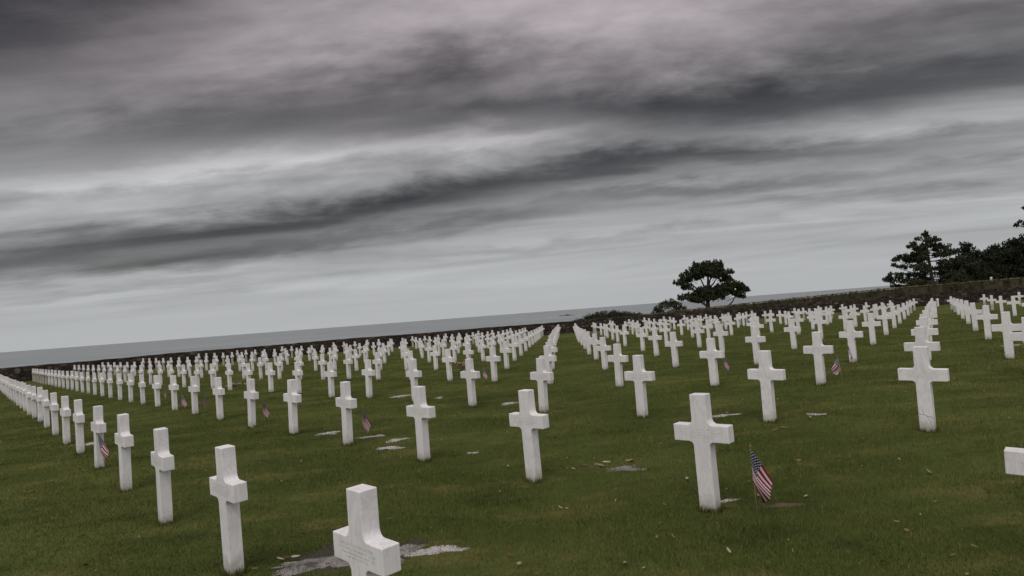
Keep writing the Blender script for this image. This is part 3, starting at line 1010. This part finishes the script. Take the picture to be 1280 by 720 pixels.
def limb_mesh(segs, parent, name='trunk'):
    """one skin of tapered tubes along polylines [(points, r0, r1)]"""
    SV, SF = [], []
    n = 8
    for pts, r0, r1 in segs:
        base = len(SV)
        m = len(pts)
        for i, p in enumerate(pts):
            p = Vector(p)
            d = (Vector(pts[min(m - 1, i + 1)]) - Vector(pts[max(0, i - 1)])).normalized()
            a = d.cross(Vector((0.13, 0.97, 0.2))).normalized(); b = d.cross(a)
            rr_ = r0 + (r1 - r0) * i / (m - 1)
            for q in range(n):
                t = 2 * math.pi * q / n
                SV.append(p + a * math.cos(t) * rr_ + b * math.sin(t) * rr_)
        for i in range(m - 1):
            for q in range(n):
                SF.append((base + i * n + q, base + i * n + (q + 1) % n, base + (i + 1) * n + (q + 1) % n, base + (i + 1) * n + q))
        SF.append(tuple(base + (m - 1) * n + q for q in range(n)))
    return mesh_obj(name, SV, SF, M['bark'], parent, smooth=True)


def curve(p, q, sag, n=6, r=None):
    p, q = Vector(p), Vector(q)
    out = []
    for i in range(n):
        t = i / (n - 1)
        v = p.lerp(q, t); v.z += sag * math.sin(math.pi * t)
        if r is not None and 0 < i < n - 1: v += Vector((r.normal(0, 0.06), r.normal(0, 0.06), r.normal(0, 0.05)))
        out.append(tuple(v))
    return out


def tufts(centres, radii, r, per=26, size=0.17, flat=0.62):
    return leaf_quads(centres, radii, per, size, r, flat, 0.75)


# wind-shaped pine standing alone beyond the wall
def lone_pine():
    x, y = 24.6, 77.0
    root = empty('pine_tree', (x, y, gz(x, y) - 0.2))
    tag(root, 'lone spreading pine with two flat tiers standing beyond the wall', 'tree')
    r = np.random.RandomState(3)
    S = 1.10          # metres per tenth of the crown plan below
    segs = [([(0, 0, -0.3), (-0.02, 0, 1.2), (0.06, 0.05, 2.4), (0.18, 0.0, 3.6), (0.35, 0.05, 5.2), (0.5, 0, 6.8)], 0.33, 0.07)]
    cs, rad = [], []
    def pad(cx, cz, w, h, n, rr0=0.42):
        for _ in range(n):
            a = r.uniform(0, 2 * math.pi); q = r.rand() ** 0.5
            cs.append((1.07 * (cx + w * q * math.cos(a)), w * 0.8 * q * math.sin(a), 0.98 * cz + h * r.uniform(-1, 1) * (1 - 0.6 * q * q)))
            rad.append(rr0 * r.uniform(0.7, 1.15))
    # upper dome, from its left tip to its right
    for (cx, cz, w, h, n) in ((0.4, 6.9, 1.5, 0.55, 26), (-0.8, 6.3, 1.6, 0.6, 30), (1.3, 6.35, 1.4, 0.65, 26), (0.3, 5.75, 2.3, 0.5, 40), (-2.0, 5.5, 1.2, 0.5, 17),
                              (2.3, 5.5, 0.9, 0.6, 14), (-2.9, 4.85, 0.85, 0.32, 10), (-2.2, 4.2, 0.7, 0.22, 6), (2.6, 4.85, 0.7, 0.3, 8)):
        pad(cx, cz, w, h, n)
    # lower tier: long to the right, short to the left
    for (cx, cz, w, h, n) in ((0.2, 3.35, 1.4, 0.38, 30), (1.7, 3.7, 1.3, 0.38, 28), (2.6, 4.1, 1.2, 0.3, 16), (0.6, 2.75, 1.5, 0.28, 24), (-1.2, 2.5, 1.2, 0.25, 14), (2.4, 3.2, 1.3, 0.3, 18), (3.1, 3.85, 1.25, 0.36, 20), (4.3, 3.35, 0.8, 0.34, 12), (3.6, 3.0, 0.7, 0.22, 6),
                              (-1.3, 2.9, 1.0, 0.34, 16), (-2.5, 3.0, 0.9, 0.3, 12), (-0.3, 3.6, 1.1, 0.35, 18), (4.0, 2.5, 0.4, 0.18, 4), (-1.1, 2.4, 0.6, 0.18, 6)):
        pad(cx, cz, w, h, n, 0.36)
    for (tx, tz, bz) in ((-2.6, 4.9, 2.6), (-1.2, 6.0, 3.0), (1.4, 6.2, 3.6), (2.4, 5.4, 3.4), (-2.1, 2.9, 1.3), (1.8, 3.7, 2.1), (-0.6, 3.3, 1.6)):
        segs.append((curve((0.05, 0, bz), (tx, r.uniform(-0.8, 0.8), tz), 0.25, 6, r), 0.13, 0.035))
    segs.append(([(0.1, 0, 0.75), (1.2, -0.1, 0.95), (2.3, -0.15, 1.25), (3.1, -0.1, 1.9), (3.6, 0, 2.7), (4.1, 0.05, 3.2)], 0.14, 0.04))
    for c in cs[::3]:
        tx = c[0] * 0.6 + 0.08; segs.append((curve((tx, c[1] * 0.55, c[2] - 0.5), c, 0.05, 4), 0.035, 0.012))
    limb_mesh(segs, root)
    V = tufts(cs, np.array(rad), r, 50, 0.175)
    # candles: upright shoot tips along the outline
    tip = [(c[0] + r.normal(0, 0.15), c[1] + r.normal(0, 0.15), c[2] + q * 0.75) for c, q in zip(cs, rad)]
    V = np.concatenate([V, tufts(tip, np.full(len(tip), 0.17), r, 16, 0.14, 1.5)])
    big_mesh('crown', V, 4, M['pine'], root)


lone_pine()


def cone_pine(x, y, h, w, label, seed, mat=None, layers=11, base=0.16, lean=0.0, open_=1.0, group=None, name='pine_tree'):
    """broad conifer: whorls of ascending limbs with needle tufts towards their tips"""
    root = empty(name, (x, y, gz(x, y)))
    tag(root, label, 'tree', group)
    r = np.random.RandomState(seed)
    segs = [([(0, 0, -0.4), (lean * 0.2, 0, h * 0.3), (lean * 0.5, 0.05, h * 0.6), (lean, 0, h * 0.97)], 0.035 * h, 0.012 * h)]
    cs, rad = [], []
    for k in range(layers):
        f = base + (1 - base) * k / (layers - 1)
        L = w / 2 * (1 - f) ** (0.72 if open_ < 1.5 else 0.5) * 1.12 + 0.18
        nb = 5 if f < 0.85 else 3
        for b in range(nb):
            a = 2 * math.pi * (b / nb) + k * 1.3 + r.normal(0, 0.25)
            Lb = L * r.uniform(0.72, 1.12)
            z = h * f + r.normal(0, 0.03 * h)
            tip = (lean * f + Lb * math.cos(a), Lb * math.sin(a), min(h * 1.0, z + Lb * r.uniform(0.02, 0.26)))
            segs.append((curve((lean * f, 0, z - 0.05 * h), tip, -0.10 * Lb, 5), 0.008 * h, 0.003 * h))
            m = max(2, int(Lb / 0.42))
            for q in range(m):
                t = 0.28 + 0.72 * (q + 0.7) / m
                c = (lean * f + (tip[0] - lean * f) * t, tip[1] * t, z + (tip[2] - z) * t + r.normal(0.05, 0.09))
                cs.append((c[0] + r.normal(0, 0.18), c[1] + r.normal(0, 0.18), c[2])); rad.append(r.uniform(0.28, 0.46) * open_)
    cs.append((lean, 0, h)); rad.append(0.22)
    limb_mesh(segs, root)
    big_mesh('crown', tufts(cs, np.array(rad), r, 34, 0.18, 0.7), 4, mat or M['pine'], root)
    return root


def at(px, y):
    """x of the vertical plane through picture column px (row ~350) at depth y"""
    return (px - 640) / 758.1 * y


cone_pine(54.0, 78, 8.2, 11.0, 'broad ragged pine at the left end of the dark wood', 21, None, 12, 0.10, -0.4)
shrub(49.3, 73, 5.4, 3, 2.5, 'low dark bush in front of the broad ragged pine', M['shrub'], 31, 80)
shrub(52.6, 72, 4.2, 3, 2.6, 'rounded bush behind the hedge under the broad ragged pine', M['shrub'], 35, 70)
shrub(19.6, 76.5, 5.4, 3.0, 2.55, 'small wind-swept dark bush just left of the lone pine', M['pine'], 32, 75)
shrub(11.2, 72.0, 10.4, 4, 1.75, 'long low mound of green scrub beyond the wall near the central lane', M['shrub'], 33, 420, 0.07)
shrub(-52.5, 58.0, 6.0, 3, 1.9, 'dark green scrub behind the wall at the left frame edge', M['shrub'], 34, 80)

WOOD = 'trees of the dark wood behind the hedge'
wood = [(61.7, 82, 6.5, 2.4, 'narrow pointed conifer rising between the broad pine and the wood', 7, 12),
        (57.0, 77, 4.4, 6.4, 'shadowy lower tree filling the gap right of the broad pine', 41, 10),
        (60.0, 78, 4.9, 7.2, 'dark dense tree, first of the wood right of the pointed conifer', 42, 11),
        (63.0, 79, 5.6, 7.4, 'dark dense tree in the middle of the wood behind the white post', 43, 11),
        (65.8, 79, 6.2, 7.6, 'taller dark tree of the wood next to the right frame edge', 44, 11),
        (69.2, 80, 7.0, 8.2, 'tallest dark tree of the wood, cut by the right frame edge', 45, 12)]
for (x, y, h, w, lab, sd, ly) in wood:
    cone_pine(x, y, h, w, lab, sd, M['wood_leaf'], ly, 0.06, 0.0, 1.75, WOOD, 'conifer_tree')
# tall pine just outside the frame whose branch tips reach in at the right
cone_pine(65.4, 72, 14.6, 10.8, 'tall pine whose branch tips reach in at the right frame edge', 52, None, 9, 0.52, 0.0, 0.8)

# white marker posts
def marker_post(x, y, z, h, label):
    root = empty('marker_post', (x, y, z))
    tag(root, label, 'post')
    bm = bmesh.new()
    bmesh.ops.create_cube(bm, size=1, matrix=Matrix.Translation((0, 0, h / 2 - 0.2)) @ Matrix.Diagonal((0.14, 0.14, h + 0.4, 1)))
    bmesh.ops.bevel(bm, geom=bm.edges[:], offset=0.012, segments=1, affect='EDGES')
    bm_obj('post', bm, M['white_paint'], root)
    bm = bmesh.new()
    bmesh.ops.create_cone(bm, cap_ends=True, segments=4, radius1=0.15, radius2=0.03, depth=0.12, matrix=Matrix.Translation((0, 0, h + 0.06)) @ Matrix.Rotation(R(45), 4, 'Z'))
    bm_obj('cap', bm, M['white_paint'], root)


marker_post(53.6, 68.0, gz(53.6, 68), 1.95, 'small white post showing above the hedge in front of the dark wood')
marker_post(39.0, 56.0, gz(39.0, 56.0), 0.62, 'short white post at the foot of the wall closing the right lane')

# ------------------------------------------------------------------ sky
world = bpy.data.worlds.new('World')
scene.world = world
world.use_nodes = True
wt = world.node_tree
for nd in list(wt.nodes): wt.nodes.remove(nd)
k = N(wt)
out = k.add('ShaderNodeOutputWorld')
bg = k.add('ShaderNodeBackground')
k.l.new(bg.outputs[0], out.inputs[0])
SUN_EL, SUN_AZ = R(52), R(200)
sky = k.add('ShaderNodeTexSky', sky_type='NISHITA')
sky.sun_disc = False
sky.sun_elevation = SUN_EL
sky.sun_rotation = SUN_AZ
sky.air_density = 1.5; sky.dust_density = 3.0

dirv = k.add('ShaderNodeTexCoord').outputs['Generated']
sep = k.add('ShaderNodeSeparateXYZ'); k.l.new(dirv, sep.inputs[0])
X, Y, Z = sep.outputs
el = k.math('ARCSINE', Z)
az = k.math('ARCTAN2', X, Y)
# height of straight rolls of cloud on the flat deck (lines that run across the view)
roll_h = k.math('ARCTANGENT', k.math('DIVIDE', Z, k.math('MAXIMUM', k.math('ABSOLUTE', Y), 0.12)))
# coordinates on a flat cloud deck seen from below
den = k.math('ADD', k.math('MAXIMUM', Z, 0.0), 0.10)
cu = k.math('DIVIDE', X, den); cv = k.math('DIVIDE', Y, den)
cp = k.add('ShaderNodeCombineXYZ'); k.l.new(cu, cp.inputs[0]); k.l.new(cv, cp.inputs[1])
deck = cp.outputs[0]
n_big = k.noise(k.mapping(deck, scale=(0.55, 0.85, 1), rot=(0, 0, 0.12), loc=(3.1, 1.7, 0)), 1.0, 6, 0.55, 0.4)
n_mid = k.noise(k.mapping(deck, scale=(1.3, 2.6, 1), rot=(0, 0, 0.1), loc=(7.3, 2.2, 0)), 1.0, 7, 0.60, 0.5)
n_fine = k.noise(k.mapping(deck, scale=(4.0, 7.0, 1), loc=(1.0, 9.0, 0)), 1.0, 6, 0.62, 0.6)
# streaks: long thin layers low in the sky
sp = k.add('ShaderNodeCombineXYZ'); k.l.new(k.math('MULTIPLY', az, 1.5), sp.inputs[0])
k.l.new(k.math('MULTIPLY', k.math('SUBTRACT', roll_h, k.math('MULTIPLY', az, 0.02)), 26.0), sp.inputs[1])
ap = k.add('ShaderNodeCombineXYZ'); k.l.new(k.math('MULTIPLY', az, 3.0), ap.inputs[0])
k.l.new(k.math('MULTIPLY', k.math('SUBTRACT', roll_h, k.math('MULTIPLY', az, 0.03)), 13.0), ap.inputs[1])
n_lump = k.noise(ap.outputs[0], 1.0, 8, 0.58, 0.35)
aw = k.add('ShaderNodeCombineXYZ'); k.l.new(k.math('MULTIPLY', az, 9.0), aw.inputs[0])
k.l.new(k.math('MULTIPLY', k.math('SUBTRACT', roll_h, k.math('MULTIPLY', az, 0.03)), 24.0), aw.inputs[1])
n_wisp = k.noise(aw.outputs[0], 1.1, 7, 0.58, 0.25)
n_str = k.noise(sp.outputs[0], 1.0, 5, 0.55, 0.5)
# ragged edges for the large masses
wob = k.math('ADD', k.math('MULTIPLY', k.math('SUBTRACT', n_lump, 0.5), 0.085), k.math('MULTIPLY', k.math('SUBTRACT', n_wisp, 0.5), 0.040))
elw = k.math('ADD', roll_h, wob)
azw = k.math('ADD', az, k.math('MULTIPLY', k.math('SUBTRACT', n_big, 0.5), 0.5))


def mass(a0, e0, sa, se, slope, wgt, sharp=None):
    """a bank of cloud centred at azimuth a0, elevation e0"""
    da = k.math('DIVIDE', k.math('SUBTRACT', azw, a0), sa)
    ce = k.math('ADD', k.math('MULTIPLY', k.math('SUBTRACT', az, a0), slope), e0)
    de = k.math('DIVIDE', k.math('SUBTRACT', elw, ce), se)
    g = k.math('ADD', k.math('MULTIPLY', da, da), k.math('MULTIPLY', de, de))
    return k.math('MULTIPLY', k.math('EXPONENT', k.math('MULTIPLY', g, -1.0)), wgt)


banks = [                                          # (azimuth, height, half widths, slope, change of tone)
    (-0.74, 0.51, 0.30, 0.095, 0.0, -0.34),      # black upper left corner
    (-0.15, 0.372, 0.32, 0.048, 0.0, -0.20),     # dark bank above the bright streak
    (-0.10, 0.325, 0.20, 0.020, 0.05, -0.10),
    (-0.55, 0.335, 0.28, 0.040, 0.0, -0.14),
    (0.55, 0.325, 0.40, 0.048, 0.03, -0.25),     # dark right-hand bank
    (0.75, 0.41, 0.30, 0.055, 0.0, -0.18),
    (0.24, 0.307, 0.26, 0.034, 0.0, -0.17),
    (-0.15, 0.198, 0.36, 0.026, 0.10, -0.21),    # long bar across the middle
    (0.28, 0.232, 0.30, 0.025, 0.0, -0.18),
    (0.52, 0.236, 0.26, 0.017, 0.0, -0.12),
    (-0.52, 0.171, 0.36, 0.029, 0.06, -0.20),
    (-0.55, 0.130, 0.34, 0.020, 0.0, -0.18),
    (-0.10, 0.154, 0.36, 0.016, 0.06, -0.16),
    (0.40, 0.183, 0.36, 0.013, 0.0, -0.13),
    (0.10, 0.108, 0.30, 0.009, 0.0, -0.06),
    (-0.60, 0.090, 0.24, 0.008, 0.0, -0.07),
    (0.60, 0.150, 0.30, 0.010, 0.0, -0.09),
    (-0.62, 0.272, 0.26, 0.015, 0.03, 0.10),     # bright streak
    (-0.38, 0.281, 0.20, 0.019, 0.05, 0.09),
    (-0.03, 0.284, 0.16, 0.015, 0.0, 0.13),
    (0.06, 0.450, 0.22, 0.06, 0.0, 0.05),
    (-0.45, 0.465, 0.14, 0.05, 0.0, 0.06),
    (0.66, 0.268, 0.22, 0.018, 0.0, 0.07),
    (0.50, 0.124, 0.36, 0.015, 0.0, 0.04),
]
tone = None
for bnk in banks:
    v = mass(*bnk); tone = v if tone is None else k.math('ADD', tone, v)
tone = k.math('MULTIPLY', tone, 1.07)
high = k.maprange(el, 0.05, 0.22)                  # cloud relief fades into even haze at the horizon
relief = k.math('ADD', k.math('MULTIPLY', k.math('SUBTRACT', n_mid, 0.5), 0.03), k.math('MULTIPLY', k.math('SUBTRACT', n_lump, 0.5), 0.26))
relief = k.math('ADD', relief, k.math('MULTIPLY', k.math('SUBTRACT', n_wisp, 0.5), 0.17))
relief = k.math('MULTIPLY', relief, high)
streak = k.math('MULTIPLY', k.math('SUBTRACT', n_str, 0.5), k.maprange(el, 0.30, 0.12, 0.12, 0.40))
streak = k.math('MULTIPLY', streak, k.maprange(el, 0.01, 0.07, 0.10, 1.0))
base = k.maprange(el, 0.02, 0.24, 0.660, 0.570)
tone = k.math('ADD', k.math('ADD', tone, base), k.math('ADD', relief, streak))
# soft limits at both ends so that no bank turns into a flat patch
tone = k.math('ADD', 0.17, k.math('MULTIPLY', k.maprange(tone, 0.17, 0.83, smooth=False), 0.62))
lin = k.math('POWER', tone, 2.2)
tint = k.mix(k.maprange(el, 0.05, 0.20), (0.97, 1.0, 1.03), (0.995, 0.993, 1.013))
tint = k.mix(k.maprange(el, 0.20, 0.42), tint, (1.075, 0.955, 0.995))
cs_ = k.add('ShaderNodeVectorMath', operation='SCALE')
k.l.new(tint, cs_.inputs[0]); k.l.new(lin, cs_.inputs['Scale'])
ccol = cs_.outputs[0]
# deck brightness raised overhead and behind the viewer, out of frame, to light the crosses
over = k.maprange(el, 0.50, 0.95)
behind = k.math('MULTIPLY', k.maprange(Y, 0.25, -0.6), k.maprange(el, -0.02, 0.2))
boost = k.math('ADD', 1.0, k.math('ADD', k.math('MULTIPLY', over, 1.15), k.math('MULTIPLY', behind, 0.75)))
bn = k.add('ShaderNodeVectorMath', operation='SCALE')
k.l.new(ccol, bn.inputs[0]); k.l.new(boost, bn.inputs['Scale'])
gap = k.add('ShaderNodeVectorMath', operation='SCALE')     # a little clear sky light filters through
k.l.new(sky.outputs[0], gap.inputs[0]); gap.inputs['Scale'].default_value = 0.004
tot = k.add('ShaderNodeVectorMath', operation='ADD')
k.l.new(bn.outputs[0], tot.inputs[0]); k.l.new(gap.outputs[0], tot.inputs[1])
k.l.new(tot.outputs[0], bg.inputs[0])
bg.inputs[1].default_value = 1.0

# veiled sun high behind the viewer
sl = bpy.data.lights.new('sun', 'SUN')
sl.energy = 0.75; sl.angle = R(30); sl.color = (1.0, 0.965, 0.92)
so = bpy.data.objects.new('sun', sl); col.objects.link(so)
sdir = Vector((math.sin(SUN_AZ) * math.cos(SUN_EL), math.cos(SUN_AZ) * math.cos(SUN_EL), math.sin(SUN_EL)))
so.rotation_euler = sdir.to_track_quat('Z', 'Y').to_euler()
so.location = (0, -10, 30)

# ------------------------------------------------------------------ camera
cam = bpy.data.cameras.new('camera')
co_ = bpy.data.objects.new('camera', cam); col.objects.link(co_)
cam.sensor_width = 36.0
cam.lens = 758.1 / 1280 * 36.0
cam.clip_start = 0.05; cam.clip_end = 120000
pitch, roll = -0.0419, 0.0752
cp_, sp_ = math.cos(pitch), math.sin(pitch)
fwd = Vector((0, cp_, -sp_)); up0 = Vector((0, sp_, cp_)); right = Vector((1, 0, 0))
c_, s_ = math.cos(roll), math.sin(roll)
cx = right * c_ - up0 * s_
cy = right * s_ + up0 * c_
mw = Matrix((cx, cy, -fwd)).transposed().to_4x4()
mw.translation = Vector((0, 0, EYE))
co_.matrix_world = mw
scene.camera = co_

vs = scene.view_settings
vs.view_transform = 'Standard'; vs.look = 'None'; vs.exposure = 0.3; vs.gamma = 1.0
vs.use_curve_mapping = False
scene.cycles.max_bounces = 6
scene.cycles.use_denoising = True
